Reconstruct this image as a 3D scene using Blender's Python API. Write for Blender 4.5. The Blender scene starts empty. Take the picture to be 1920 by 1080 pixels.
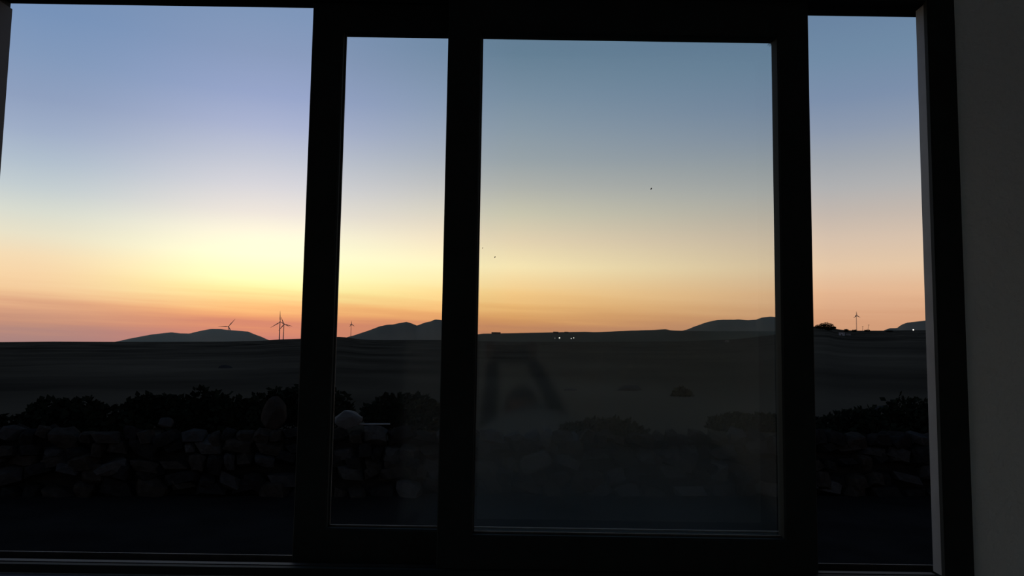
import bpy, bmesh, math, random
from mathutils import Vector, Matrix, noise
import numpy as np

# ------------------------------------------------------------------ camera, sky, exposure
C = bpy.context.scene.collection
sc = bpy.context.scene
F, PITCH, ROLL, CH = 1370.0, math.radians(4.71), math.radians(0.87), 1.45   # focal px (of 1920), tilt, roll, eye height
cam_d = bpy.data.cameras.new('camera')
cam = bpy.data.objects.new('camera', cam_d)
C.objects.link(cam)
cam_d.sensor_width = 36.0
cam_d.lens = F / 1920.0 * 36.0
cam_d.clip_start, cam_d.clip_end = 0.02, 20000
cam.matrix_world = (Matrix.Translation((0, 0, CH)) @ Matrix.Rotation(math.pi/2 + PITCH, 4, 'X')
                    @ Matrix.Rotation(ROLL, 4, 'Z'))
sc.camera = cam
sc.view_settings.view_transform = 'Standard'
sc.view_settings.look = 'None'
sc.view_settings.gamma = 1.0
sc.view_settings.use_curve_mapping = False
sc.view_settings.exposure = 0.0
sc.cycles.max_bounces = 10
sc.cycles.transparent_max_bounces = 16
sc.cycles.diffuse_bounces = 6
sc.cycles.use_denoising = True


def direction(x, y):
    """world direction through photograph pixel (1920x1080), scaled to y = 1"""
    u, v = x - 960.0, 540.0 - y
    c, s = math.cos(ROLL), math.sin(ROLL)
    a, b = c*u - s*v, s*u + c*v
    d = Vector((a, F*math.cos(PITCH) - b*math.sin(PITCH), F*math.sin(PITCH) + b*math.cos(PITCH)))
    return d / d.y


def at(x, y, Y):
    d = direction(x, y) * Y
    return Vector((d.x, Y, d.z + CH))


def elev(x, y):
    d = direction(x, y)
    return math.atan2(d.z, math.hypot(d.x, d.y))


def azim(x, y=640):
    d = direction(x, y)
    return math.atan2(d.x, d.y)


def lin(c):
    return tuple(((v/255.0)/12.92 if v/255.0 <= 0.04045 else ((v/255.0+0.055)/1.055)**2.4) for v in c)


# --- twilight sky: colour by elevation, in the directions left of, at and right of the afterglow
SKY = {
    60: [(635, (170, 131, 126)), (600, (198, 145, 122)), (572, (222, 166, 130)), (545, (243, 200, 152)), (515, (248, 213, 167)),
         (480, (246, 220, 180)), (440, (234, 226, 200)), (395, (217, 220, 208)), (350, (196, 206, 209)), (300, (177, 191, 205)),
         (240, (158, 173, 199)), (180, (143, 160, 191)), (100, (130, 153, 187)), (15, (119, 146, 184))],
    530: [(635, (206, 130, 114)), (610, (221, 141, 110)), (596, (240, 162, 112)), (578, (255, 188, 122)), (560, (258, 218, 145)),
          (545, (262, 245, 166)), (520, (270, 262, 196)), (480, (268, 264, 220)), (440, (260, 251, 223)), (400, (240, 231, 221)),
          (350, (217, 215, 220)), (300, (196, 200, 214)), (240, (172, 181, 210)), (180, (152, 166, 202)), (100, (137, 155, 189)),
          (25, (127, 150, 185))],
    960: [(635, (205, 140, 108)), (612, (218, 148, 104)), (598, (240, 170, 108)), (575, (262, 200, 128)), (550, (274, 222, 152)),
          (500, (278, 251, 198)), (450, (255, 230, 196)), (400, (226, 216, 194)), (350, (196, 194, 190)), (300, (171, 178, 186)),
          (240, (153, 167, 184)), (180, (135, 155, 178)), (100, (114, 140, 165)), (25, (108, 134, 161))],
    1600: [(640, (198, 146, 114)), (600, (212, 158, 122)), (550, (228, 182, 145)), (500, (229, 199, 167)), (450, (216, 194, 173)),
           (400, (196, 184, 174)), (350, (177, 177, 178)), (300, (160, 166, 174)), (240, (140, 153, 174)), (180, (124, 143, 171)),
           (100, (112, 138, 165)), (35, (106, 132, 161))],
}
W = bpy.data.worlds.new('twilight_sky')
sc.world = W
W.use_nodes = True
nt = W.node_tree
nt.nodes.clear()


def N(t, **kw):
    n = nt.nodes.new(t)
    for k, v in kw.items():
        setattr(n, k, v)
    return n


def math_node(op, a, b=None, clamp=False):
    n = N('ShaderNodeMath', operation=op, use_clamp=clamp)
    for i, v in enumerate((a, b)):
        if v is None:
            continue
        if isinstance(v, (int, float)):
            n.inputs[i].default_value = v
        else:
            nt.links.new(v, n.inputs[i])
    return n.outputs[0]


def map_range(v, a, b, c=0.0, d=1.0, kind='SMOOTHSTEP'):
    n = N('ShaderNodeMapRange', interpolation_type=kind)
    nt.links.new(v, n.inputs[0])
    for i, q in enumerate((a, b, c, d)):
        n.inputs[i+1].default_value = q
    return n.outputs[0]


tc = N('ShaderNodeTexCoord')
sx = N('ShaderNodeSeparateXYZ')
nt.links.new(tc.outputs['Generated'], sx.inputs[0])
el = math_node('ARCSINE', sx.outputs[2])
az = math_node('ARCTAN2', sx.outputs[0], sx.outputs[1])
cmb = N('ShaderNodeCombineXYZ')                     # thin haze streaks, long in azimuth
nt.links.new(math_node('MULTIPLY', az, 3.2), cmb.inputs[0])
nt.links.new(math_node('ADD', math_node('MULTIPLY', el, 75.0), math_node('MULTIPLY', az, 2.2)), cmb.inputs[1])
ns = N('ShaderNodeTexNoise')
ns.inputs['Scale'].default_value = 1.0
ns.inputs['Detail'].default_value = 4.0
nt.links.new(cmb.outputs[0], ns.inputs['Vector'])
low = map_range(el, math.radians(1.0), math.radians(6.5), 1.0, 0.0)
wob = math_node('MULTIPLY', math_node('MULTIPLY', math_node('SUBTRACT', ns.outputs[0], 0.5), low), math.radians(2.4))
el2 = math_node('ADD', el, wob)
fac = map_range(el2, 0.0, math.pi/2, 0.0, 1.0, 'LINEAR')
cols = []
for px, stops in SKY.items():
    r = N('ShaderNodeValToRGB')
    e = r.color_ramp.elements
    pts = [(elev(px, y)/(math.pi/2), lin(c)) for y, c in stops]
    top = pts[-1][1]
    pts += [(0.42, tuple(v*0.72 for v in top)), (0.65, (top[0]*.34, top[1]*.38, top[2]*.44)), (1.0, (top[0]*.20, top[1]*.24, top[2]*.30))]
    pts.sort()
    e[0].position, e[1].position = pts[0][0], pts[-1][0]
    e[0].color, e[1].color = (*pts[0][1], 1), (*pts[-1][1], 1)
    for q in e:
        q.color = (*(v/1.25 for v in q.color[:3]), 1)
    for p, c in pts[1:-1]:
        c = tuple(v/1.25 for v in c)
        q = e.new(p)
        q.color = (*c, 1)
    nt.links.new(fac, r.inputs[0])
    cols.append(r.outputs[0])


def mixc(f, a, b, mode='MIX'):
    n = N('ShaderNodeMix', data_type='RGBA', blend_type=mode)
    if isinstance(f, (int, float)):
        n.inputs[0].default_value = f
    else:
        nt.links.new(f, n.inputs[0])
    for i, v in ((6, a), (7, b)):
        if isinstance(v, tuple):
            n.inputs[i].default_value = (*v, 1)
        else:
            nt.links.new(v, n.inputs[i])
    return n.outputs[2]


c1 = mixc(map_range(az, azim(20), azim(500)), cols[0], cols[1])
c1b = mixc(map_range(az, azim(600), azim(960), 0, 1, 'LINEAR'), c1, cols[2])
c2 = mixc(map_range(az, azim(960), azim(1560), 0, 1, 'LINEAR'), c1b, cols[3])
away = math_node('SUBTRACT', 1.0, map_range(math_node('COSINE', math_node('ADD', az, -azim(560))), -0.9, 0.75, 0.0, 1.0))
c3 = mixc(away, c2, mixc(1.0, c2, (0.40, 0.42, 0.48), 'MULTIPLY'))
bg = N('ShaderNodeBackground')
nt.links.new(c3, bg.inputs[0])
bg.inputs[1].default_value = 1.25
nt.links.new(bg.outputs[0], N('ShaderNodeOutputWorld').inputs[0])
W.cycles.sampling_method = 'MANUAL'
W.cycles.sample_map_resolution = 1024

# ------------------------------------------------------------------ helpers
rng = random.Random(7)


def material(name, col, rough=0.8, var=0.25, scale=8.0, bump=0.0, metallic=0.0, col2=None, spec=0.5, coords='Object', bscale=None):
    m = bpy.data.materials.new(name)
    m.use_nodes = True
    t = m.node_tree
    b = t.nodes['Principled BSDF']
    b.inputs['Roughness'].default_value = rough
    b.inputs['Metallic'].default_value = metallic
    b.inputs['Specular IOR Level'].default_value = spec
    tcn = t.nodes.new('ShaderNodeTexCoord')
    n = t.nodes.new('ShaderNodeTexNoise')
    n.inputs['Scale'].default_value = scale
    n.inputs['Detail'].default_value = 6
    t.links.new(tcn.outputs[coords], n.inputs['Vector'])
    r = t.nodes.new('ShaderNodeValToRGB')
    r.color_ramp.elements[0].position, r.color_ramp.elements[1].position = 0.3, 0.7
    c2 = col2 or tuple(v*(1+var) for v in col)
    c1_ = col if col2 else tuple(v*(1-var) for v in col)
    r.color_ramp.elements[0].color = (*c1_, 1)
    r.color_ramp.elements[1].color = (*c2, 1)
    t.links.new(n.outputs[0], r.inputs[0])
    t.links.new(r.outputs[0], b.inputs['Base Color'])
    if bump:
        n2 = t.nodes.new('ShaderNodeTexNoise')
        n2.inputs['Scale'].default_value = bscale or scale*4
        n2.inputs['Detail'].default_value = 5
        t.links.new(tcn.outputs[coords], n2.inputs['Vector'])
        bp = t.nodes.new('ShaderNodeBump')
        bp.inputs['Strength'].default_value = bump
        bp.inputs['Distance'].default_value = 0.02
        t.links.new(n2.outputs[0], bp.inputs['Height'])
        t.links.new(bp.outputs[0], b.inputs['Normal'])
    return m


def emitter(name, col, s):
    m = bpy.data.materials.new(name)
    m.use_nodes = True
    b = m.node_tree.nodes['Principled BSDF']
    b.inputs['Base Color'].default_value = (0.6, 0.6, 0.55, 1)
    b.inputs['Emission Color'].default_value = (*col, 1)
    b.inputs['Emission Strength'].default_value = s
    return m


def glass(name, tint, gloss=1.0):
    """thin window glass: tinted transmission, fresnel reflection"""
    m = bpy.data.materials.new(name)
    m.use_nodes = True
    t = m.node_tree
    t.nodes.clear()
    tr = t.nodes.new('ShaderNodeBsdfTransparent')
    tr.inputs[0].default_value = (*tint, 1)
    gl = t.nodes.new('ShaderNodeBsdfGlossy')
    gl.inputs['Roughness'].default_value = 0.07
    fr = t.nodes.new('ShaderNodeFresnel')
    fr.inputs['IOR'].default_value = 1.5
    mu = t.nodes.new('ShaderNodeMath')
    mu.operation = 'MULTIPLY'
    mu.inputs[1].default_value = gloss
    mx = t.nodes.new('ShaderNodeMixShader')
    o = t.nodes.new('ShaderNodeOutputMaterial')
    t.links.new(fr.outputs[0], mu.inputs[0])
    t.links.new(mu.outputs[0], mx.inputs[0])
    t.links.new(tr.outputs[0], mx.inputs[1])
    t.links.new(gl.outputs[0], mx.inputs[2])
    t.links.new(mx.outputs[0], o.inputs[0])
    return m


def obj(name, bm, mat, parent=None, smooth=False, **props):
    me = bpy.data.meshes.new(name)
    bmesh.ops.recalc_face_normals(bm, faces=bm.faces)
    bm.to_mesh(me)
    bm.free()
    me.materials.append(mat)
    if smooth:
        for p in me.polygons:
            p.use_smooth = True
    o = bpy.data.objects.new(name, me)
    C.objects.link(o)
    o.parent = parent
    for k, v in props.items():
        o[k] = v
    return o


def link(name, me, parent, loc=(0, 0, 0), rot=(0, 0, 0), scale=(1, 1, 1), **props):
    o = bpy.data.objects.new(name, me)
    C.objects.link(o)
    o.parent = parent
    o.location, o.rotation_euler, o.scale = loc, rot, scale
    for k, v in props.items():
        o[k] = v
    return o


def empty(name, loc=(0, 0, 0), rz=0.0, **props):
    o = bpy.data.objects.new(name, None)
    o.empty_display_size = 0.1
    C.objects.link(o)
    o.location = loc
    o.rotation_euler = (0, 0, rz)
    for k, v in props.items():
        o[k] = v
    return o


def box(bm, x0, x1, y0, y1, z0, z1, bev=0.0):
    r = bmesh.ops.create_cube(bm, size=1.0)
    vs = r['verts']
    for v in vs:
        v.co = Vector(((x0+x1)/2 + v.co.x*(x1-x0), (y0+y1)/2 + v.co.y*(y1-y0), (z0+z1)/2 + v.co.z*(z1-z0)))
    if bev:
        es = list({e for v in vs for e in v.link_edges})
        bmesh.ops.bevel(bm, geom=es, offset=bev, segments=2, affect='EDGES')
    return vs


def tube(bm, p, q, r0, r1, seg=10):
    p, q = Vector(p), Vector(q)
    d = q - p
    rot = Vector((0, 0, 1)).rotation_difference(d.normalized()).to_matrix().to_4x4()
    bmesh.ops.create_cone(bm, cap_ends=True, segments=seg, radius1=r0, radius2=r1, depth=d.length,
                          matrix=Matrix.Translation((p+q)/2) @ rot)


def ball(bm, c, r, sub=2, sc3=(1, 1, 1)):
    bmesh.ops.create_icosphere(bm, subdivisions=sub, radius=r, matrix=Matrix.Translation(c) @ Matrix.Diagonal((*sc3, 1)))


M = {
    'plaster': material('white_plaster', (0.82, 0.885, 0.875), 0.9, 0.05, 3.0, 0.35, bscale=60),
    'ceiling': material('ceiling_paint', (0.84, 0.84, 0.82), 0.95, 0.04, 2.0, 0.1),
    'tiles': material('pale_stone_floor', (0.50, 0.48, 0.44), 0.6, 0.2, 3.0, 0.1),
    'frame': material('dark_aluminium', (0.026, 0.033, 0.031), 0.7, 0.12, 20, 0.0, spec=0.1),
    'track': material('worn_aluminium_track', (0.048, 0.046, 0.044), 0.6, 0.25, 30, 0.0, spec=0.2),
    'jamb': material('grey_jamb_liner', (0.26, 0.28, 0.28), 0.6, 0.12, 14, 0.0),
    'gasket': material('grey_rubber_gasket', (0.09, 0.095, 0.09), 0.7, 0.3, 20),
    'speck': material('dry_dirt', (0.05, 0.05, 0.04), 0.9),
    'web': material('cobweb', (0.2, 0.2, 0.19), 0.9),
    'sill': material('painted_sill', (0.10, 0.09, 0.10), 0.6),
    'ground': material('scrubby_lava_soil', (0.021, 0.0175, 0.013), 1.0, col2=(0.082, 0.068, 0.048), scale=0.05, bump=0.6, bscale=3.0, spec=0.0),
    'yard': material('dark_gravel_yard', (0.014, 0.0125, 0.0115), 0.95, 0.25, 1.5, 0.5, bscale=40, spec=0.0),
    'hill': material('far_hazed_hill', (0.285, 0.265, 0.19), 1.0, 0.12, 0.003, spec=0.0),  # base colour lightened to carry the atmospheric haze
    'hill_b': material('far_dark_hill', (0.19, 0.175, 0.13), 1.0, 0.12, 0.003, spec=0.0),  # darker hills, distance haze also put into the colour
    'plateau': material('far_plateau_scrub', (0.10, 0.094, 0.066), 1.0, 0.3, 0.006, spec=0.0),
    'turbine': material('turbine_coating', (0.34, 0.24, 0.21), 0.6, 0.05, 0.5),
    'leaf': material('dark_leaves', (0.010, 0.013, 0.008), 0.9, 0.4, 6, spec=0.0),
    'bark': material('dark_bark', (0.012, 0.010, 0.008), 0.95, 0.3, 20, 0.3, spec=0.0),
    'house': material('whitewashed_render', (0.30, 0.31, 0.33), 0.9, 0.1, 0.5),
    'house_dark': material('dull_render', (0.05, 0.05, 0.045), 0.9, 0.1, 0.5),
    'pane': material('dark_window_pane', (0.01, 0.01, 0.012), 0.2),
    'wood': material('weathered_pole_wood', (0.03, 0.025, 0.02), 0.9, 0.2, 5),
    'pole': material('pale_grey_pole', (0.20, 0.20, 0.19), 0.7, 0.1, 10),
    'duvet': material('pale_duvet_cotton', (0.78, 0.86, 0.88), 0.95, 0.06, 5, 0.3, bscale=9),
    'mattress': material('mattress_ticking', (0.35, 0.35, 0.34), 0.9, 0.05, 8),
    'bedwood': material('dark_bed_wood', (0.05, 0.03, 0.02), 0.5, 0.2, 6),
    'sleeve': material('black_knit_sleeve', (0.012, 0.012, 0.012), 0.95, 0.2, 60, 0.3),
    'skin': material('skin', (0.42, 0.27, 0.20), 0.6, 0.06, 12),
    'hair': material('dark_brown_hair', (0.012, 0.009, 0.007), 0.6, 0.3, 40, 0.4),
    'eye': material('eye_white', (0.5, 0.5, 0.5), 0.3, 0.02),
    'iris': material('dark_iris', (0.02, 0.012, 0.01), 0.2),
    'lip': material('lips', (0.35, 0.13, 0.11), 0.5, 0.05),
    'phone': material('black_phone_case', (0.012, 0.012, 0.013), 0.3),
    'lens': material('phone_lens_ring', (0.25, 0.25, 0.26), 0.2, metallic=1.0),
    'door': material('dark_door_wood', (0.035, 0.026, 0.02), 0.5, 0.2, 3),
    'lampglow': emitter('lit_lamp_globe', (1.0, 0.95, 0.85), 1.2),
    'lampdim': emitter('dim_lamp_globe', (1.0, 0.9, 0.8), 0.35),
    'steel': material('galvanised_steel', (0.12, 0.12, 0.12), 0.5),
}
STONES = [material('dark_basalt_stone', (0.014, 0.014, 0.0135), 0.95, 0.3, 5, 0.5, spec=0.0),
          material('brown_basalt_stone', (0.027, 0.024, 0.020), 0.95, 0.3, 5, 0.5, spec=0.0),
          material('grey_basalt_stone', (0.031, 0.031, 0.030), 0.95, 0.25, 5, 0.5, spec=0.0),
          material('pale_lichened_stone', (0.046, 0.046, 0.043), 0.95, 0.25, 7, 0.5, spec=0.0)]

# ------------------------------------------------------------------ the room
X0, X1, Y0, YW, ZC = -2.3, 1.75, -2.7, 1.497, 2.6
OX0, OX1, OZ0, OZ1 = -1.20, 0.921, CH-0.458, CH+0.830
WT = 1.578
b = bmesh.new()
box(b, X0-.2, X1+.2, Y0-.2, YW-.003, -0.1, 0.0)
obj('floor', b, M['tiles'], kind='structure')
b = bmesh.new()
box(b, X0-.2, X1+.2, Y0-.2, YW-.003, ZC, ZC+.12)
obj('ceiling', b, M['ceiling'], kind='structure')
b = bmesh.new()
box(b, X0-.2, X0, Y0, -2.1, 0, ZC)
box(b, X0-.2, X0, .5, YW-.003, 0, ZC)
box(b, X0-.2, X0, -2.1, .5, 2.25, ZC)
obj('wall_left', b, M['plaster'], kind='structure')
d2 = empty('added_light_door', (X0-.1, -.8, 0), kind='structure')   # glazed patio door added out of view to light the room
for k in (0, 1):
    b = bmesh.new()
    y0_, x_ = (-1.28, .03) if k == 0 else (-.02, -.03)
    for ya_, yb_, za_, zb_ in ((y0_, y0_+.06, .03, 2.22), (y0_+1.24, y0_+1.3, .03, 2.22), (y0_+.06, y0_+1.24, .03, .10), (y0_+.06, y0_+1.24, 2.15, 2.22)):
        box(b, x_-.02, x_+.02, ya_, yb_, za_, zb_, .002)
    df = obj('added_door_sash', b, M['frame'], d2)
    b = bmesh.new()
    b.faces.new([b.verts.new(v) for v in ((x_, y0_+.05, .09), (x_, y0_+1.25, .09), (x_, y0_+1.25, 2.16), (x_, y0_+.05, 2.16))])
    obj('glass_pane', b, glass('added_door_glass', (.95, .96, .95)), df)
b = bmesh.new()
box(b, X1, X1+.2, Y0, YW-.003, 0, ZC)
obj('wall_right', b, M['plaster'], kind='structure')
b = bmesh.new()                                           # back wall with a doorway, the dark door stands in it
box(b, X0-.2, -1.75, Y0-.2, Y0, 0, ZC)
box(b, -0.85, X1+.2, Y0-.2, Y0, 0, ZC)
box(b, -1.75, -0.85, Y0-.2, Y0, 2.08, ZC)
obj('wall_back', b, M['plaster'], kind='structure')
dr = empty('door_1', (-1.3, Y0-.08, 0), kind='structure')
b = bmesh.new()
box(b, -.445, .445, -.02, .02, 0.005, 2.075, .003)
for z0, z1 in ((.2, .95), (1.1, 1.9)):
    box(b, -.32, .32, .018, .032, z0, z1, .008)
obj('door_leaf', b, M['door'], dr)
b = bmesh.new()
tube(b, (.37, .02, 1.0), (.37, .07, 1.0), .012, .012)
tube(b, (.37, .065, 1.0), (.25, .065, 1.0), .010, .009)
obj('handle', b, M['steel'], dr)

# window wall: plaster surface a few millimetres behind the frame's face, edge slightly wavy
def wavy_wall():
    bm = bmesh.new()
    def sheet(xa, xb, za, zb, edge=None, n=36):
        cols_ = []
        for i in range(n+1):
            z = za + (zb-za)*i/n
            w = 0.0
            if edge:
                w = 0.0022*noise.noise(Vector((3.1, 0, z*3.0))) + 0.0009*noise.noise(Vector((9.1, 2, z*17)))
            a, c = (xa+w, xb) if edge == 'l' else (xa, xb)
            cols_.append([bm.verts.new((a, YW, z)), bm.verts.new((c, YW, z)), bm.verts.new((a, WT, z)), bm.verts.new((c, WT, z))])
        for p, q in zip(cols_, cols_[1:]):
            for i, j in ((0, 1), (1, 3), (3, 2), (2, 0)):
                bm.faces.new((p[i], p[j], q[j], q[i]))
        for p in (cols_[0], cols_[-1]):
            bm.faces.new((p[0], p[1], p[3], p[2]))
    sheet(OX1, X1+.2, 0, ZC, 'l')
    sheet(X0-.2, OX0, 0, ZC, None, 1)
    sheet(OX0, OX1, OZ1, ZC, None, 1)
    sheet(OX0, OX1, 0, OZ0, None, 1)
    return bm
obj('wall_front', wavy_wall(), M['plaster'], kind='structure')
b = bmesh.new()
box(b, OX0+.01, OX1-.01, YW-.085, YW-.012, OZ0-.028, OZ0+.001, .004)
obj('trim_1', b, M['sill'], kind='structure')

# ------------------------------------------------------------------ the window: fixed frame, two sliding sashes
win = empty('window_1', (-.13, 1.54, CH-.458), kind='structure')
wo = Vector(win.location)


def wpart(name, bm, mat, parent=None, **props):
    bmesh.ops.translate(bm, verts=bm.verts, vec=-wo)
    return obj(name, bm, mat, parent or win, **props)


zb = CH-.457
b = bmesh.new()                                           # head: two channels for the sashes
box(b, OX0, OX1, 1.488, 1.500, CH+.745, OZ1, .001)
box(b, OX0, OX1, 1.500, 1.592, CH+.758, OZ1)
box(b, OX0, OX1, 1.543, 1.549, CH+.752, CH+.760)
wpart('frame_head', b, M['frame'])
b = bmesh.new()                                           # bottom member with a front lip
box(b, OX0, OX1, 1.488, 1.505, zb, CH-.441, .0015)
box(b, OX0, OX1, 1.505, 1.600, zb-.012, zb+.002)
wpart('frame_sill', b, M['frame'])
b = bmesh.new()
box(b, -1.20, -1.14, 1.488, 1.592, zb, OZ1, .001)
wpart('frame_jamb', b, M['frame'])
b = bmesh.new()
box(b, .866, .924, 1.486, 1.500, zb, OZ1, .001)
box(b, .876, .921, 1.499, 1.533, zb, OZ1)
box(b, .912, .921, 1.532, 1.592, zb, OZ1)
wpart('frame_jamb', b, M['frame'])
b = bmesh.new()
box(b, .8685, .8765, 1.5005, 1.5335, CH-.441, CH+.744, .0008)
wpart('jamb_liner', b, M['jamb'], label='pale grey liner strip in the right jamb')
b = bmesh.new()                                           # left jamb liner
box(b, -1.1405, -1.134, 1.503, 1.590, CH-.441, CH+.744, .0008)
wpart('jamb_liner', b, material('dull_grey_liner', (0.05, 0.05, 0.053), 0.6, 0.1, 14), label='dull grey liner strip in the left jamb')
for ya, yb, zt in ((1.573, 1.580, CH-.4405), (1.520, 1.538, CH-.4440)):
    b = bmesh.new()
    box(b, -1.139, .911 if ya > 1.55 else .868, ya, yb, zb, zt, .0012)
    wpart('track_rail', b, M['track'])


def sash(ya, yb, xa, xb, za, zt, ix0, ix1, iz0, iz1, tint, gloss):
    """one sash: mitred dark frame, glass pane, gasket on the room side"""
    bm = bmesh.new()
    def ring(y, a, c, d, e):
        return [bm.verts.new((a, y, d)), bm.verts.new((c, y, d)), bm.verts.new((c, y, e)), bm.verts.new((a, y, e))]
    s = .004
    ym = (ya+yb)/2
    rings = [ring(yb, xa, xb, za, zt), ring(ya+.002, xa, xb, za, zt), ring(ya, xa+.002, xb-.002, za+.002, zt-.002),
             ring(ya, ix0-s, ix1+s, iz0-s, iz1+s), ring(ya+s, ix0-.0005, ix1+.0005, iz0-.0005, iz1+.0005), ring(yb, ix0, ix1, iz0, iz1)]
    rings.append(rings[0])
    for p, q in zip(rings, rings[1:]):
        for i in range(4):
            j = (i+1) % 4
            bm.faces.new((p[i], p[j], q[j], q[i]))
    so = wpart('sash', bm, M['frame'])
    g = bmesh.new()
    box(g, ix0-.004, ix1+.004, ym+.004, ym+.008, iz0-.004, iz1+.004)
    # only the two faces matter: a single thin slab would reflect twice, keep one sheet per pane
    g.free()
    g = bmesh.new()
    g.faces.new([g.verts.new(v) for v in ((ix0-.003, ym+.006, iz0-.003), (ix1+.003, ym+.006, iz0-.003), (ix1+.003, ym+.006, iz1+.003), (ix0-.003, ym+.006, iz1+.003))])
    wpart('glass_pane', g, glass('window_glass', tint, gloss), so)
    k = bmesh.new()
    w = .0032
    box(k, ix0, ix0+w, ym+.001, ym+.0055, iz0, iz1)
    box(k, ix0, ix1, ym+.001, ym+.0055, iz0, iz0+w)
    wpart('gasket', k, M['gasket'], so)
    return so, ym


sA, yA = sash(1.557, 1.588, -.4480, .6440, zb+.003, CH+.757, -.3790, .5820, CH-.3790, CH+.6900, (0.965, 0.99, 0.975), 1.7)
sB, yB = sash(1.505, 1.540, -.1438, .6230, zb+.003, CH+.757, -.0730, .5560, CH-.3755, CH+.6708, (0.965, 1.0, 0.99), 3.2)
# small marks on the inner pane
for i, (px, py, r) in enumerate(((1221, 354, .0016), (928, 482, .0013), (905, 465, .0009))):
    p = at(px, py, yB+.005)
    bm = bmesh.new()
    bmesh.ops.create_icosphere(bm, subdivisions=2, radius=r, matrix=Matrix.Translation(p) @ Matrix.Rotation(.6, 4, 'Y') @ Matrix.Diagonal((.8, .25, 1.5, 1)))
    wpart('dirt_speck', bm, M['speck'], sB)
bm = bmesh.new()
c0 = at(1446, 81, yB+.002)
for k in range(7):
    a = math.pi + k*0.26
    q = c0 + Vector((math.cos(a), 0, math.sin(a)))*rng.uniform(.004, .012)
    tube(bm, c0 + Vector((.001, 0, .001)), q, .0003, .0002, 5)
    if k:
        tube(bm, prev, q, .0002, .0002, 5)
    prev = q
wpart('cobweb', bm, M['web'], sB)

# ------------------------------------------------------------------ the land outside
GZ = -0.35
RID = [(-900, 641), (0, 641.5), (100, 640.5), (200, 641), (300, 641), (420, 640.5), (490, 639), (520, 636.5), (567, 635), (600, 633), (633, 631.5), (650, 632.5),
       (672, 636), (700, 637.5), (830, 637.5), (880, 639), (960, 641), (1100, 641), (1280, 640), (1380, 636), (1450, 628), (1500, 618), (1520, 612.5),
       (1535, 612), (1555, 613.5), (1570, 617.5), (1600, 620), (1660, 620), (1700, 619), (1735, 619), (1800, 618), (2900, 618)]
RR = 1500.0


def interp(tab, x):
    return float(np.interp(x, [t[0] for t in tab], [t[1] for t in tab]))


def pix_of_az(a):
    # pixel column whose ridge direction has azimuth a
    lo, hi = -2600.0, 4600.0
    for _ in range(30):
        m = (lo+hi)/2
        if azim(m) < a:
            lo = m
        else:
            hi = m
    return lo


def terrain():
    bm = bmesh.new()
    radii = [2.0]
    while radii[-1] < RR:
        radii.append(radii[-1]*1.055 + .05)
    radii[-1] = RR
    azs = [math.radians(-64 + 128*i/300) for i in range(301)]
    tans = []
    for a in azs:
        x = pix_of_az(a)
        x = max(-800, min(2800, x))
        tans.append(math.tan(elev(x, interp(RID, x))))
    rows = []
    for r in radii:
        row = []
        for a, t in zip(azs, tans):
            zr = CH + t*RR
            k = (r/RR)
            z = GZ + (zr-GZ)*max(0, (r-13)/(RR-13))**1.02
            p = Vector((math.sin(a)*r, math.cos(a)*r, 0))
            n = noise.fractal(p*0.012, 1.0, 2.1, 5)*0.0042*r*min(1, max(0, (r-14)/40))*(1-k**3)
            n += noise.noise(p*.9)*.03*min(1, max(0, (r-11)/4))*(1 if r < 150 else 0)
            row.append(bm.verts.new((p.x, p.y, z - abs(n) if r > 300 else z+n)))
        rows.append(row)
    for p, q in zip(rows, rows[1:]):
        for i in range(len(p)-1):
            bm.faces.new((p[i], p[i+1], q[i+1], q[i]))
    # the land falls away behind the ridge
    back = [bm.verts.new((v.co.x*1.15, v.co.y*1.15, v.co.z-14)) for v in rows[-1]]
    for i in range(len(back)-1):
        bm.faces.new((rows[-1][i], rows[-1][i+1], back[i+1], back[i]))
    return bm
from mathutils.bvhtree import BVHTree
_t = terrain()
LAND = BVHTree.FromBMesh(_t)
obj('ground', _t, M['ground'], smooth=True, kind='structure')


def on_land(px, py):
    """where the line of sight through a photograph pixel meets the land: point and distance"""
    d = direction(px, py).normalized()
    hit = LAND.ray_cast(Vector((0, 0, CH)), d)
    if hit[0] is None:
        return None, None
    return hit[0], math.hypot(hit[0].x, hit[0].y)
b = bmesh.new()
box(b, -12, 14, 1.62, 9.9, GZ-.1, GZ+.03)
box(b, -12, X0-.25, -9, 1.62, GZ-.1, GZ+.03)
obj('yard_paving', b, M['yard'], kind='structure')


def hill(name, prof, dist, depth, base, mat, seed, **props):
    """solid ridge: crest at the profile, flanks falling toward and away from the window"""
    bm = bmesh.new()
    xs = np.linspace(prof[0][0], prof[-1][0], 90)
    rows = []
    K = 7
    for x in xs:
        y = interp(prof, x)
        d = direction(x, y)
        d = d/math.hypot(d.x, d.y)
        zc = CH + d.z*dist
        col = []
        for k in range(-K, K+1):
            f = abs(k)/K
            rr = dist + k/K*depth*(1 if k > 0 else .6)
            z = base + (zc-base)*(1-f**1.5)
            h = (zc-base)
            n = noise.fractal(Vector((d.x*dist*.004, rr*.004, seed)), 1, 2, 4)*h*.16*f*(1-f)*4
            z += n - (abs(n)*.6 if f < .35 else 0)
            if k == 0:
                z = zc + noise.fractal(Vector((x*.06, seed, 1)), 1, 2, 3)*dist*.00022
            col.append(bm.verts.new((d.x*rr, d.y*rr, z)))
        rows.append(col)
    for p, q in zip(rows, rows[1:]):
        for i in range(len(p)-1):
            bm.faces.new((p[i], p[i+1], q[i+1], q[i]))
        bm.faces.new((p[0], q[0], q[-1], p[-1]))
    bm.faces.new(rows[0])
    bm.faces.new(rows[-1])
    return obj(name, bm, mat, smooth=True, **props)


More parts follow.
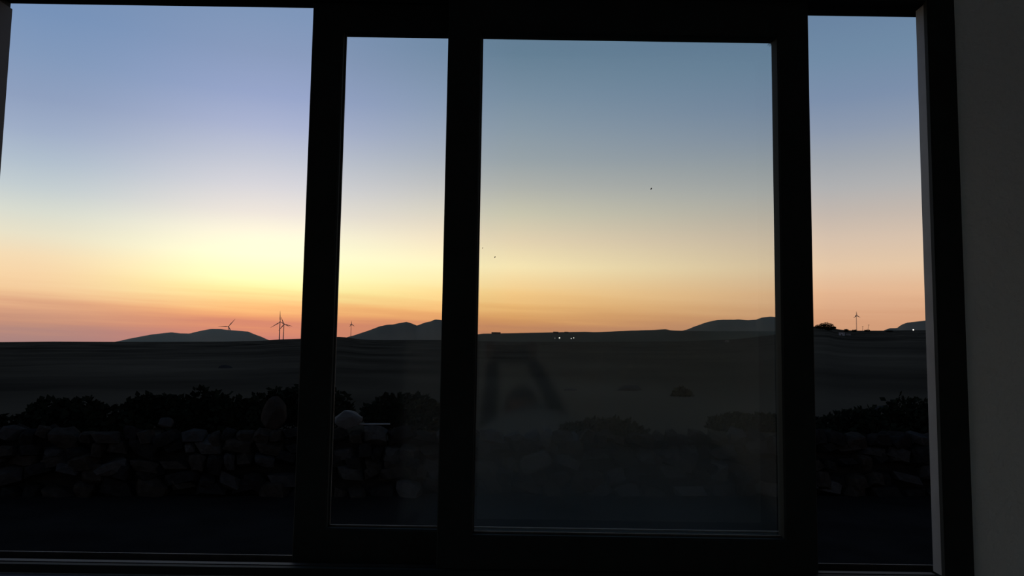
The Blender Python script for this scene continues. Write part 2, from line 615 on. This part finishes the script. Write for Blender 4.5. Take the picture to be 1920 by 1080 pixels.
hill('hill', [(190, 646), (225, 639), (250, 633.5), (285, 627), (322, 623), (340, 625.3), (356, 625.2), (372, 621), (395, 616.8), (415, 617), (432, 619),
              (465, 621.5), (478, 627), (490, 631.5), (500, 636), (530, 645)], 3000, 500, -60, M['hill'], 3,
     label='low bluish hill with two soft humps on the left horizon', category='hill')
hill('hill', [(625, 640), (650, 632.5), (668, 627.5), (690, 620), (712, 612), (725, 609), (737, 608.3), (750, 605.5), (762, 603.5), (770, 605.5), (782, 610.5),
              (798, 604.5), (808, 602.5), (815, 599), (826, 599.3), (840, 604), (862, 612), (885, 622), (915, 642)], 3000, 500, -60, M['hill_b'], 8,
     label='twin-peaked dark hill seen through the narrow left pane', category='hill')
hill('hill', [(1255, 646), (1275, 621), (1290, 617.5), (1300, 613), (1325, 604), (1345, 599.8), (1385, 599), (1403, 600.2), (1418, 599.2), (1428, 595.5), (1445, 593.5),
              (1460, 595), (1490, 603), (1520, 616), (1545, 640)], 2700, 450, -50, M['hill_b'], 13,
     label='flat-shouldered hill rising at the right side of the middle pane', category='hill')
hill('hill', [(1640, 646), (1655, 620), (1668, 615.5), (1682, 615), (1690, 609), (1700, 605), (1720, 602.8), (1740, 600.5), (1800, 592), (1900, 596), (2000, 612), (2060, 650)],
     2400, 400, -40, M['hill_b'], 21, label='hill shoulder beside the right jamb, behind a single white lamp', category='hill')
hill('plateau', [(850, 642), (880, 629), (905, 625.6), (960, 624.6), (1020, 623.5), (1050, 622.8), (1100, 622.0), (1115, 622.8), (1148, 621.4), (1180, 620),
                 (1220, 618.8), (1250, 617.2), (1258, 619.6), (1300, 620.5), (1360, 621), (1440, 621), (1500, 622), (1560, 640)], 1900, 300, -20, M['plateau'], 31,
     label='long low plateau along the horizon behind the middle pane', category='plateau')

# ------------------------------------------------------------------ wind turbines
def turbine(label, hub_px, base_y, dist, blade_px, angles, yaw, group='wind turbines along the horizon', rpx=1.0):
    h = at(*hub_px, 1.0)
    d = direction(*hub_px)
    s = dist/math.hypot(d.x, d.y)
    hub = Vector((d.x*s, d.y*s, CH + d.z*s))
    d2 = direction(hub_px[0], base_y)
    zbase = CH + d2.z*s
    px = s/F                                        # metres per pixel there
    root = empty('wind_turbine', (hub.x, hub.y, zbase), math.atan2(-d.x, d.y) + yaw, label=label, category='wind turbine', group=group)
    H = hub.z - zbase
    bm = bmesh.new()
    tube(bm, (0, 0, 0), (0, 0, H - .4*px), 1.05*px*rpx, .7*px*rpx, 12)
    obj('tower', bm, M['turbine'], root)
    bm = bmesh.new()
    box(bm, -.8*px, .8*px, -1.0*px, 2.6*px, H-.8*px, H+.8*px, .2*px)
    obj('nacelle', bm, M['turbine'], root)
    bm = bmesh.new()
    ball(bm, (0, -1.6*px, H), .9*px, 2, (1, 1.2, 1))
    obj('hub', bm, M['turbine'], root)
    L = blade_px*px
    for a in angles:
        a = math.radians(a)
        bm = bmesh.new()
        secs = [(.02, .45), (.12, .55), (.25, .95), (.5, .68), (.8, .40), (1.0, .14)]
        rings = []
        for f, c in secs:
            rings.append([bm.verts.new((f*L, (-1.6*px) + dy*px*c*.35, dz*px*c)) for dz, dy in ((-.7, 0), (0, .5), (1.1, 0), (0, -.5))])
        for p, q in zip(rings, rings[1:]):
            for i in range(4):
                bm.faces.new((p[i], p[(i+1) % 4], q[(i+1) % 4], q[i]))
        bm.faces.new(rings[0])
        bm.faces.new(rings[-1])
        bmesh.ops.rotate(bm, verts=bm.verts, cent=(0, 0, 0), matrix=Matrix.Rotation(-a, 3, 'Y'))
        bmesh.ops.translate(bm, verts=bm.verts, vec=(0, 0, H))
        obj('blade', bm, M['turbine'], root)
    return root


turbine('tallest wind turbine, left one of the pair beside the thick window stile', (525, 603.6), 637.5, 1480, 21, (93, 213, 333), .25)
turbine('smaller wind turbine just right of the tallest one, blades overlapping it', (532.2, 608.2), 637.5, 1485, 15.5, (112, 232, 348), .1, rpx=.85)
turbine('wind turbine poking up behind the crest of the bluish left hill', (428.5, 612), 636, 3350, 18.5, (52, 181, 292), .15, rpx=.8)
turbine('faint wind turbine at the left foot of the twin-peaked hill', (658.5, 608.5), 634, 3300, 7.5, (100, 215, 335), .75, rpx=.5)
turbine('slender wind turbine turned edge-on, standing right of the horizon tree', (1605.5, 592), 622, 1490, 8, (95, 210, 335), .6, rpx=.5)

# ------------------------------------------------------------------ trees and bushes on the ridge, poles, houses, lamps
def gpos(px, py, dist):
    d = direction(px, py)
    s = dist/math.hypot(d.x, d.y)
    return Vector((d.x*s, d.y*s, CH + d.z*s)), s/F


def foliage(bm, lumps, n, leaf, rr):
    """leaf-shaped cards filling a set of lumps"""
    for _ in range(n):
        c, r3 = lumps[rr.randrange(len(lumps))]
        while True:
            v = Vector((rr.uniform(-1, 1), rr.uniform(-1, 1), rr.uniform(-1, 1)))
            if .25 < v.length < 1.0:
                break
        p = Vector((c[0]+v.x*r3[0], c[1]+v.y*r3[1], c[2]+v.z*r3[2]))
        if p.z < .01:
            p.z = .01 + rr.random()*.1*r3[2]
        a = Vector((rr.uniform(-1, 1), rr.uniform(-1, 1), rr.uniform(-.2, 1))).normalized()
        t = a.orthogonal().normalized()
        L = leaf*rr.uniform(.6, 1.3)
        w = L*.32
        v0, v1, v2, v3 = p, p + a*L*.5 + t*w, p + a*L, p + a*L*.5 - t*w
        bm.faces.new([bm.verts.new(q) for q in (v0, v1, v2, v3)])
        bm.verts.ensure_lookup_table() if False else None


def plant(name, loc, lumps, n, leaf, label, cat, group=None, trunk=.04, seed=1):
    rr = random.Random(seed)
    root = empty(name, loc, label=label, category=cat)
    if group:
        root['group'] = group
    bm = bmesh.new()
    foliage(bm, lumps, n, leaf, rr)
    me = bpy.data.meshes.new('foliage')
    bm.to_mesh(me)
    bm.free()
    me.materials.append(M['leaf'])
    link('foliage', me, root)
    bm = bmesh.new()
    x0 = lumps[len(lumps)//2][0][0]
    for c, r3 in lumps:
        tube(bm, (x0 + (c[0]-x0)*.15, 0, 0), (c[0], c[1], c[2]), trunk, trunk*.35, 7)
        for k in range(3):
            v = Vector((rr.uniform(-1, 1)*r3[0], rr.uniform(-1, 1)*r3[1], rr.uniform(.1, .9)*r3[2]))*.8
            tube(bm, c, Vector(c)+v, trunk*.35, trunk*.12, 5)
    obj('branches', bm, M['bark'], root)
    return root


p, m = gpos(1548, 617, 420)
plant('tree', (p.x, p.y, p.z-2*m), [((-14*m, 0, 6*m), (6*m, 5*m, 3.5*m)), ((-6*m, 0, 8*m), (7*m, 5*m, 4.5*m)), ((2*m, 0, 9.5*m), (6*m, 5*m, 5.5*m)), ((9*m, 0, 8*m), (6*m, 5*m, 4.5*m)),
                                  ((15*m, 0, 4*m), (5*m, 4*m, 3*m)), ((0, 0, 4*m), (16*m, 5*m, 4*m))], 2600, 1.7*m,
      'dark bushy tree on the skyline just right of the thick right stile', 'tree', trunk=1.0*m, seed=5)
for i, (px, w, hh, lab) in enumerate(((1587, 5, 4, 'round dark bush on the skyline, nearest the bushy tree'),
                                 (1602, 5, 3.2, 'low dark bush at the foot of the edge-on turbine'),
                                 (1626, 6, 3.2, 'low dark bush beside the leaning utility pole'),
                                 (1668, 8, 2.0, 'flat dark bush on the skyline, nearest the right hill shoulder'))):
    p, m = gpos(px, 620.5, 700)
    plant('bush', (p.x, p.y, p.z-1.5*m), [((-w*.4*m, 0, hh*.5*m), (w*.6*m, 3*m, hh*.6*m)), ((w*.3*m, 0, hh*.55*m), (w*.6*m, 3*m, hh*.65*m))], 500, 1.3*m, lab, 'bush',
          'bushes on the right skyline', .5*m, 20+i)
for px, y0, y1, lean, lab in ((1617.5, 621, 611.5, .3, 'short upright utility pole between two skyline bushes'),
                              (1627, 621, 608.5, 2.2, 'taller leaning utility pole, right one of the two')):
    p, m = gpos(px, y0, 690)
    root = empty('utility_pole', p, label=lab, category='pole', group='utility poles on the skyline')
    bm = bmesh.new()
    h = (y0-y1)*m
    tube(bm, (0, 0, -.5), (lean*m, 0, h), .32*m, .25*m, 8)
    obj('pole_shaft', bm, M['wood'], root)
    bm = bmesh.new()
    box(bm, lean*m-1.6*m, lean*m+1.6*m, -.2*m, .2*m, h-1.3*m, h-.9*m)
    obj('crossarm', bm, M['wood'], root)


def house(px, py, dist, w, h, mat, label, flat=True):
    """w,h in pixels at that distance; walls, door and windows"""
    if dist is None:
        dist = on_land(px, py)[1]
        print('house', px, dist)
    p, m = gpos(px, py, dist)
    root = empty('house', (p.x, p.y, p.z), math.atan2(-p.x, p.y), label=label, category='house')
    W2, H, D = w*m/2, h*m, w*m*.7
    bm = bmesh.new()
    box(bm, -W2, W2, 0, D, -1.2*m, H)
    obj('house_walls', bm, mat, root)
    bm = bmesh.new()
    if flat:
        box(bm, -W2*1.05, W2*1.05, -.05*D, D*1.05, H, H+.35*m)
    else:
        vs = [bm.verts.new(v) for v in ((-W2*1.1, -.1*D, H), (W2*1.1, -.1*D, H), (W2*1.1, 1.1*D, H), (-W2*1.1, 1.1*D, H), (-W2*1.1, D/2, H*1.5), (W2*1.1, D/2, H*1.5))]
        for f in ((0, 1, 5, 4), (3, 4, 5, 2), (0, 4, 3), (1, 2, 5), (0, 3, 2, 1)):
            bm.faces.new([vs[i] for i in f])
    obj('roof', bm, mat, root)
    bm = bmesh.new()
    box(bm, -.12*W2*2, .12*W2, -.05*m, 0.02*m, 0, H*.6)
    obj('house_door', bm, M['pane'], root)
    for sx_ in (-.62, .62):
        bm = bmesh.new()
        box(bm, W2*sx_-.14*W2, W2*sx_+.14*W2, -.05*m, .02*m, H*.45, H*.75)
        obj('house_window', bm, M['pane'], root)
    return root


house(1578.5, 629, None, 10, 5, M['house'], 'small pale flat-roofed house below the bushy skyline tree')
house(1590.5, 628.5, None, 8, 2.5, material('grey_render', (0.17, 0.17, 0.18), .9), 'low grey outbuilding right of the small pale house')
house(1363, 642, None, 7, 3.5, material('dim_grey_render', (0.15, 0.14, 0.13), .9), 'small grey house alone below the flat-shouldered hill')
house(930, 625.5, 1750, 17, 2.2, M['house_dark'], 'long dark flat-roofed building on the skyline, nearest the middle stile')
house(1042, 625, 1750, 9, 2.2, M['house_dark'], 'dark skyline building just above the brightest village lamp', False)
house(1062, 624.5, 1750, 7, 1.8, M['house_dark'], 'small dark skyline building right of the brightest lamp', False)


def lamp(px, py, dist, rpx, mat, label, group=None):
    p, m = gpos(px, py, dist)
    h = 3.2*m
    root = empty('street_lamp', (p.x, p.y, p.z-h), label=label, category='lamp')
    if group:
        root['group'] = group
    bm = bmesh.new()
    tube(bm, (0, 0, -1.5*m), (0, 0, h-rpx*m*.6), .22*m, .15*m, 8)
    obj('lamp_post', bm, M['steel'], root)
    bm = bmesh.new()
    ball(bm, (0, 0, h), rpx*m, 2)
    obj('lamp_globe', bm, mat, root)


G = 'village lamps below the plateau'
lamp(1049, 633.5, 1300, 1.35, M['lampglow'], 'brightest white lamp of the village lights in the middle pane', G)
lamp(1040.5, 634, 1300, .7, M['lampdim'], 'faint lamp just left of the brightest village lamp', G)
lamp(1071, 634.5, 1300, .85, M['lampglow'], 'left lamp of the close pair right of the brightest one', G)
lamp(1075.5, 633.5, 1300, 1.0, M['lampglow'], 'right lamp of the close pair right of the brightest one', G)
lamp(1712.5, 618.5, 900, 1.35, M['lampglow'], 'single white lamp in front of the right hill shoulder')
lamp(1155, 728, 42, .9, M['lampdim'], 'tiny dim garden light in the dark field of the middle pane')

# ------------------------------------------------------------------ dry stone wall
WA, WB = Vector((-8.6, 8.35, GZ)), Vector((8.9, 9.75, GZ))
wl = empty('stone_wall', WA, math.atan2(WB.y-WA.y, WB.x-WA.x), label='low dry stone wall of dark lava stones across the yard edge', category='wall')
WL, WH, WD = (WB-WA).length, .80, .42


def stone_mesh(i):
    rr = random.Random(100+i)
    bm = bmesh.new()
    bmesh.ops.create_icosphere(bm, subdivisions=2 if i < 3 else 1, radius=.5)
    off = Vector((i*7.3, 1, 2))
    for v in bm.verts:
        n = 1 + .55*noise.noise(v.co*2.2+off)
        v.co = v.co*n
        for ax in range(3):                               # flatten toward a rough block
            c = v.co[ax]
            v.co[ax] = math.copysign(min(abs(c)*1.2, .40+.14*noise.noise(v.co*2.5+off*2)), c)
    me = bpy.data.meshes.new('stone')
    bm.to_mesh(me)
    bm.free()
    return me


SM = []
for i in range(6):
    base = stone_mesh(i)
    for k, mt in enumerate(STONES):
        me = base.copy()
        me.materials.append(mt)
        SM.append((i, k, me))


def pick(rr, weights=(.38, .33, .21, .08)):
    k = rr.choices(range(4), weights)[0]
    i = rr.randrange(6)
    return SM[i*4+k][2]


rr = random.Random(42)
z = 0.0
rows = [.18, .17, .155, .15, .14]
cnt = 0
hidden = bmesh.new()
for ri, rh in enumerate(rows):
    x = rr.uniform(-.1, .1)
    while x < WL:
        w = rh*rr.uniform(.8, 2.5)
        inside = .35 < x < WL-2.2
        hh = rh*rr.uniform(.75, 1.5)
        loc = (x+w/2, rr.uniform(-.05, .03), z+rh/2+rr.uniform(-.03, .03)+.05*math.sin(x*1.7+ri*2)*(ri < 4))
        rot = (rr.uniform(-.35, .35), rr.uniform(-.42, .42), rr.uniform(-.4, .4))
        if inside and cnt < 298:
            link('stone', pick(rr), wl, loc, rot, (w*1.13, .32, hh*1.18))
            cnt += 1
        else:
            bmesh.ops.create_icosphere(hidden, subdivisions=1, radius=.5, matrix=Matrix.Translation(loc) @ Matrix.Rotation(rot[1], 4, 'Y') @ Matrix.Diagonal((w*1.05, .32, hh*1.1, 1)))
        x += w*1.0
    z += rh*.985
print('stones', cnt)
for _ in range(260):                                      # hearting and the back face
    x = rr.uniform(0, WL)
    s = rr.uniform(.12, .24)
    bmesh.ops.create_icosphere(hidden, subdivisions=1, radius=.5, matrix=Matrix.Translation((x, rr.uniform(.16, .3), rr.uniform(.05, .70))) @ Matrix.Rotation(rr.uniform(0, 3), 4, 'Y') @ Matrix.Diagonal((s*1.3, s*1.2, s, 1)))
box(hidden, 0, WL, .06, .24, 0, .66)
obj('rubble_core', hidden, STONES[0], wl, kind='stuff')
wdir = (WB-WA).normalized()


def on_wall(px, top=.80):
    """point of the wall top under photograph column px"""
    d = direction(px, 780)
    # intersect ray (plan view) with the wall line
    t = (WA.x*wdir.y - WA.y*wdir.x)/(d.x*wdir.y - d.y*wdir.x)
    return Vector((d.x*t, d.y*t, GZ+top))


def boulder(px, sx_, sy_, sz_, mat, rot, label, seed):
    p = on_wall(px)
    bm = bmesh.new()
    bmesh.ops.create_icosphere(bm, subdivisions=3, radius=.5)
    off = Vector((seed*3.7, 0, 0))
    r9 = random.Random(seed+3)
    cuts = [Vector((r9.uniform(-1, 1), r9.uniform(-1, .3), r9.uniform(-.6, 1))).normalized() for _ in range(8)]
    for v in bm.verts:
        v.co *= 1 + .30*noise.noise(v.co*1.8+off) + .07*noise.noise(v.co*6+off)
        for nn in cuts:
            dd = v.co.dot(nn) - .36
            if dd > 0:
                v.co -= nn*dd*.9
        v.co = Vector((v.co.x*sx_, v.co.y*sy_, v.co.z*sz_))
    bmesh.ops.rotate(bm, verts=bm.verts, cent=(0, 0, 0), matrix=Matrix.Rotation(rot, 3, 'Y'))
    zmin = min(v.co.z for v in bm.verts)
    bmesh.ops.translate(bm, verts=bm.verts, vec=(0, 0, -zmin-.004))
    o = obj('boulder', bm, mat, label=label, category='boulder')
    o.location = p
    o['group'] = 'boulders on the wall top'


boulder(515, .34, .28, .38, STONES[1], .5, 'dull brown boulder on the wall, beside the thick left stile', 1)
boulder(652, .36, .28, .25, material('pale_boulder_stone', (.055, .055, .052), .95, .15, 6, .4), -.1, 'pale boulder on the wall at the left edge of the narrow pane', 2)
boulder(312, .20, .20, .13, STONES[2], .2, 'small flat grey boulder on the wall, left of the brown one', 3)
pp, pq = on_wall(672, .86), on_wall(732, .865)
b = bmesh.new()
tube(b, pp - pp, pq - pp, .011, .009, 8)
o = obj('pole', b, M['pole'], label='thin pale pole lying on the wall right of the pale boulder', category='pole')
o.location = pp

# ------------------------------------------------------------------ shrubs behind the wall
shrubs = [(-120, 15, 2.2, 1.00, 'dark shrub behind the wall at the far left edge'),
          (150, 14, 1.9, .95, 'wide dark shrub behind the wall, left of the boulders'),
          (315, 17, 1.7, .78, 'lower dark shrub overlapping the wide one on its right'),
          (415, 14, 1.6, 1.10, 'tall dark shrub behind the wall before the brown boulder'),
          (560, 15.5, 1.9, 1.15, 'dark shrub behind the brown boulder, partly behind the stile'),
          (760, 16, 1.6, .85, 'dark shrub seen low in the narrow left pane'),
          (1130, 15, 1.5, .42, 'very low dark shrub left of centre in the middle pane'),
          (1278, 27, .52, .50, 'small round dark shrub standing alone in the middle pane'),
          (1410, 17, 1.6, .48, 'low dark shrub at the right side of the middle pane'),
          (1590, 14, 1.8, .85, 'dark shrub behind the wall in the right opening'),
          (1700, 16, 2.2, 1.0, 'dark shrub nearest the right jamb')]
for i, (px, dist, w, h, lab) in enumerate(shrubs):
    d = direction(px, 760)
    s = dist/math.hypot(d.x, d.y)
    r2 = random.Random(60+i)
    lumps = []
    for k in range(6):
        cx = (k-2.5)/2.5*w*.38
        hh = h*(.55+.45*math.cos((k-2.5)/2.5*1.1))*r2.uniform(.85, 1.05)
        lumps.append(((cx, r2.uniform(-.2, .2), hh*.52), (w*.2, w*.2, hh*.48)))
    plant('shrub', (d.x*s, d.y*s, GZ-.02), lumps, 2600, .13, lab, 'shrub', 'shrubs behind the stone wall', .02, 80+i)

# scattered field stones beyond the wall
for i, (px, py, dist, s, mat, lab) in enumerate((
        (423, 690, 62, .8, 2, 'pale field stone in the left opening, highest up the slope'),
        (1180, 732, 30, .7, 2, 'broad pale field stone in the middle pane'),
        (1070, 732, 30, .35, 3, 'small pale field stone left of the broad one'),
        (1655, 770, 14, .28, 2, 'grey field stone low in the right opening'))):
    d = direction(px, py)
    p, dd_ = on_land(px, py)
    s *= min(dd_/dist, 1.6)
    bm = bmesh.new()
    bmesh.ops.create_icosphere(bm, subdivisions=2, radius=.5)
    for v in bm.verts:
        v.co *= 1+.3*noise.noise(v.co*2+Vector((i*5, 0, 0)))
        v.co = Vector((v.co.x*s*1.5, v.co.y*s, v.co.z*s*.6))
    o = obj('field_stone', bm, STONES[mat], label=lab, category='stone', group='field stones beyond the wall')
    o.location = p
    stone_fix = o

# ------------------------------------------------------------------ bed and photographer, mirrored faintly in the panes
bed = empty('bed', (.35, -.35, 0), label='low bed under the window with a dark wooden frame', category='bed')
b = bmesh.new()
box(b, -.98, .98, -.85, .85, .16, .30, .01)
obj('bed_frame', b, M['bedwood'], bed)
for sx_ in (-1, 1):
    for sy_ in (-1, 1):
        b = bmesh.new()
        tube(b, (sx_*.9, sy_*.77, 0), (sx_*.9, sy_*.77, .17), .03, .035, 12)
        obj('leg', b, M['bedwood'], bed)
b = bmesh.new()
box(b, -.95, .95, -.82, .82, .302, .50, .04)
obj('mattress', b, M['mattress'], bed, smooth=True)


def duvet():
    bm = bmesh.new()
    nx, ny = 60, 40
    g = []
    for i in range(nx+1):
        row = []
        for j in range(ny+1):
            x = -.75 + 2.0*i/nx
            y = -.55 + 1.05*j/ny
            z = .53
            for cx, cy, sx_, sy_, h in ((.10, -.17, .32, .17, .78), (.62, -.13, .34, .28, .58), (.95, -.10, .25, .30, .42), (-.22, -.1, .2, .24, .30), (.08, .16, .36, .24, .34)):
                z += h*math.exp(-((x-cx)/sx_)**2 - ((y-cy)/sy_)**2)*.75
            z += .022*noise.fractal(Vector((x*3, y*3, 1)), 1, 2, 4)
            e = min(i, nx-i)/4, min(j, ny-j)/4
            z -= .02*(1-min(1, min(e)))
            row.append(bm.verts.new((x, y, z)))
        g.append(row)
    for p, q in zip(g, g[1:]):
        for i in range(ny):
            bm.faces.new((p[i], p[i+1], q[i+1], q[i]))
    bmesh.ops.solidify(bm, geom=bm.faces, thickness=-.03)
    return bm
obj('duvet', duvet(), M['duvet'], smooth=True, label='pale blue rumpled duvet heaped over the lap of the photographer', category='duvet')


def skin_mesh(name, joints, edges, mat, parent, sub=2):
    me = bpy.data.meshes.new(name)
    me.from_pydata([j[0] for j in joints], edges, [])
    o = bpy.data.objects.new(name, me)
    C.objects.link(o)
    o.parent = parent
    md = o.modifiers.new('skin', 'SKIN')
    sv = me.skin_vertices[0].data if me.skin_vertices else None
    if sv is None:
        bm = bmesh.new()
        bm.from_mesh(me)
        bm.verts.layers.skin.verify()
        bm.to_mesh(me)
        bm.free()
        sv = me.skin_vertices[0].data
    for v, j in zip(sv, joints):
        r = j[1]
        v.radius = r if isinstance(r, tuple) else (r, r)
    sv[0].use_root = True
    md.use_smooth_shade = True
    o.modifiers.new('sub', 'SUBSURF').levels = sub
    o.modifiers['sub'].render_levels = sub
    me.materials.append(mat)
    return o


HX, HY, HZ = .055, -.36, 1.145                       # head centre
per = empty('person', (.05, -.42, .52), label='person in dark sleeves sitting in bed holding up a phone, mirrored in the panes', category='person')
po = Vector(per.location)


def J(x, y, z, r):
    return (tuple(Vector((x, y, z))-po), r)


body = [J(.05, -.42, .62, (.15, .12)), J(.05, -.43, .78, (.13, .10)), J(.055, -.42, .94, (.15, .10)), J(.055, -.40, 1.03, (.07, .06)), J(.055, -.38, 1.10, .05),
        J(-.09, -.41, .975, .065), J(-.105, -.26, 1.08, .044), J(-.085, -.14, 1.25, .034), J(-.075, -.055, 1.40, .028),
        J(.21, -.41, .985, .065), J(.245, -.26, 1.08, .044), J(.175, -.14, 1.25, .034), J(.085, -.055, 1.40, .028),
        J(-.06, -.30, .60, .09), J(-.05, .02, .72, .07), J(-.06, .26, .58, .05),
        J(.17, -.30, .60, .09), J(.20, .02, .74, .07), J(.22, .26, .58, .05)]
skin_mesh('clothed_body', body, [(0, 1), (1, 2), (2, 3), (3, 4), (2, 5), (5, 6), (6, 7), (7, 8), (2, 9), (9, 10), (10, 11), (11, 12), (0, 13), (13, 14), (14, 15), (0, 16), (16, 17), (17, 18)],
          M['sleeve'], per)
# head with face
bm = bmesh.new()
bmesh.ops.create_uvsphere(bm, u_segments=28, v_segments=20, radius=1.0)
for v in bm.verts:
    x, y, z_ = v.co
    w = .074 if z_ > -.1 else .074 - .022*(-z_-.1)
    jaw = 1.0 - .22*max(0, -z_)
    fx, fy, fz = x*w*jaw, y*.092*(1 - .1*max(0, -z_)), z_*.115
    if y > .6 and abs(x) < .2 and -.35 < z_ < .15:       # nose
        fy += .022*(1-abs(x)/.2)*(1-abs((z_+.2))/.35 if z_ > -.2 else 1-(abs(z_+.2))/.15)
    if y > .7 and .05 < z_ < .25 and .2 < abs(x) < .55:  # eye sockets
        fy -= .006
    v.co = Vector((fx, fy, fz)) + Vector((HX, HY, HZ)) - po
head = obj('head', bm, M['skin'], per, smooth=True)
for s in (-1, 1):
    bm = bmesh.new()
    ball(bm, Vector((HX+s*.030, HY+.074, HZ+.012))-po, .012, 2)
    e_ = obj('eye', bm, M['eye'], head, smooth=True)
    bm = bmesh.new()
    ball(bm, Vector((HX+s*.074, HY-.005, HZ-.005))-po, .022, 2, (.35, .7, 1.2))
    obj('ear', bm, M['skin'], head, smooth=True)
bm = bmesh.new()
ball(bm, Vector((HX, HY+.078, HZ-.058))-po, .02, 2, (1.1, .35, .35))
obj('mouth', bm, M['lip'], head, smooth=True)
bm = bmesh.new()
bmesh.ops.create_uvsphere(bm, u_segments=24, v_segments=16, radius=1.0)
for v in list(bm.verts):
    x, y, z_ = v.co
    if y > .25 and z_ < .42 - .0*y:
        bm.verts.remove(v)
        continue
    v.co = Vector((x*.084, y*.103-.004, z_*.125+.006 - (.05 if z_ < -.4 else 0)))*(1+.05*noise.noise(v.co*5)) + Vector((HX, HY, HZ)) - po
obj('hair', bm, M['hair'], per, smooth=True)
# hands: palm, four fingers and a thumb each, closed on the sides of the phone
for s in (-1, 1):
    hj = [J(s*.083, -.058, 1.385, .020), J(s*.088, -.045, 1.420, (.024, .012)), J(s*.090, -.040, 1.452, (.026, .011))]
    he = [(0, 1), (1, 2)]
    for k in range(4):
        zf = 1.418 + k*.017
        n0 = len(hj)
        L = (.9, 1.0, .97, .8)[3-k]
        hj += [J(s*.095, -.037, zf, .0085), J(s*(.098), -.015, zf+.004, .008), J(s*(.098-.014*L), -.004, zf+.006, .0072), J(s*(.098-.030*L), -.0065, zf+.007, .0062)]
        he += [(1 if k < 2 else 2, n0), (n0, n0+1), (n0+1, n0+2), (n0+2, n0+3)]
    n0 = len(hj)
    hj += [J(s*.080, -.052, 1.415, .011), J(s*.066, -.045, 1.440, .009), J(s*.056, -.040, 1.462, .0075)]
    he += [(0, n0), (n0, n0+1), (n0+1, n0+2)]
    skin_mesh('hand', hj, he, M['skin'], per, 1)
ph = empty('phone', (0, -.022, 1.425), label='black phone held up in landscape by the photographer', category='phone')
b = bmesh.new()
box(b, -.078, .078, -.004, .004, -.038, .038, .003)
obj('phone_body', b, M['phone'], ph)
b = bmesh.new()
tube(b, (0, .004, .025), (0, .006, .025), .006, .006, 20)
obj('lens_ring', b, M['lens'], ph)
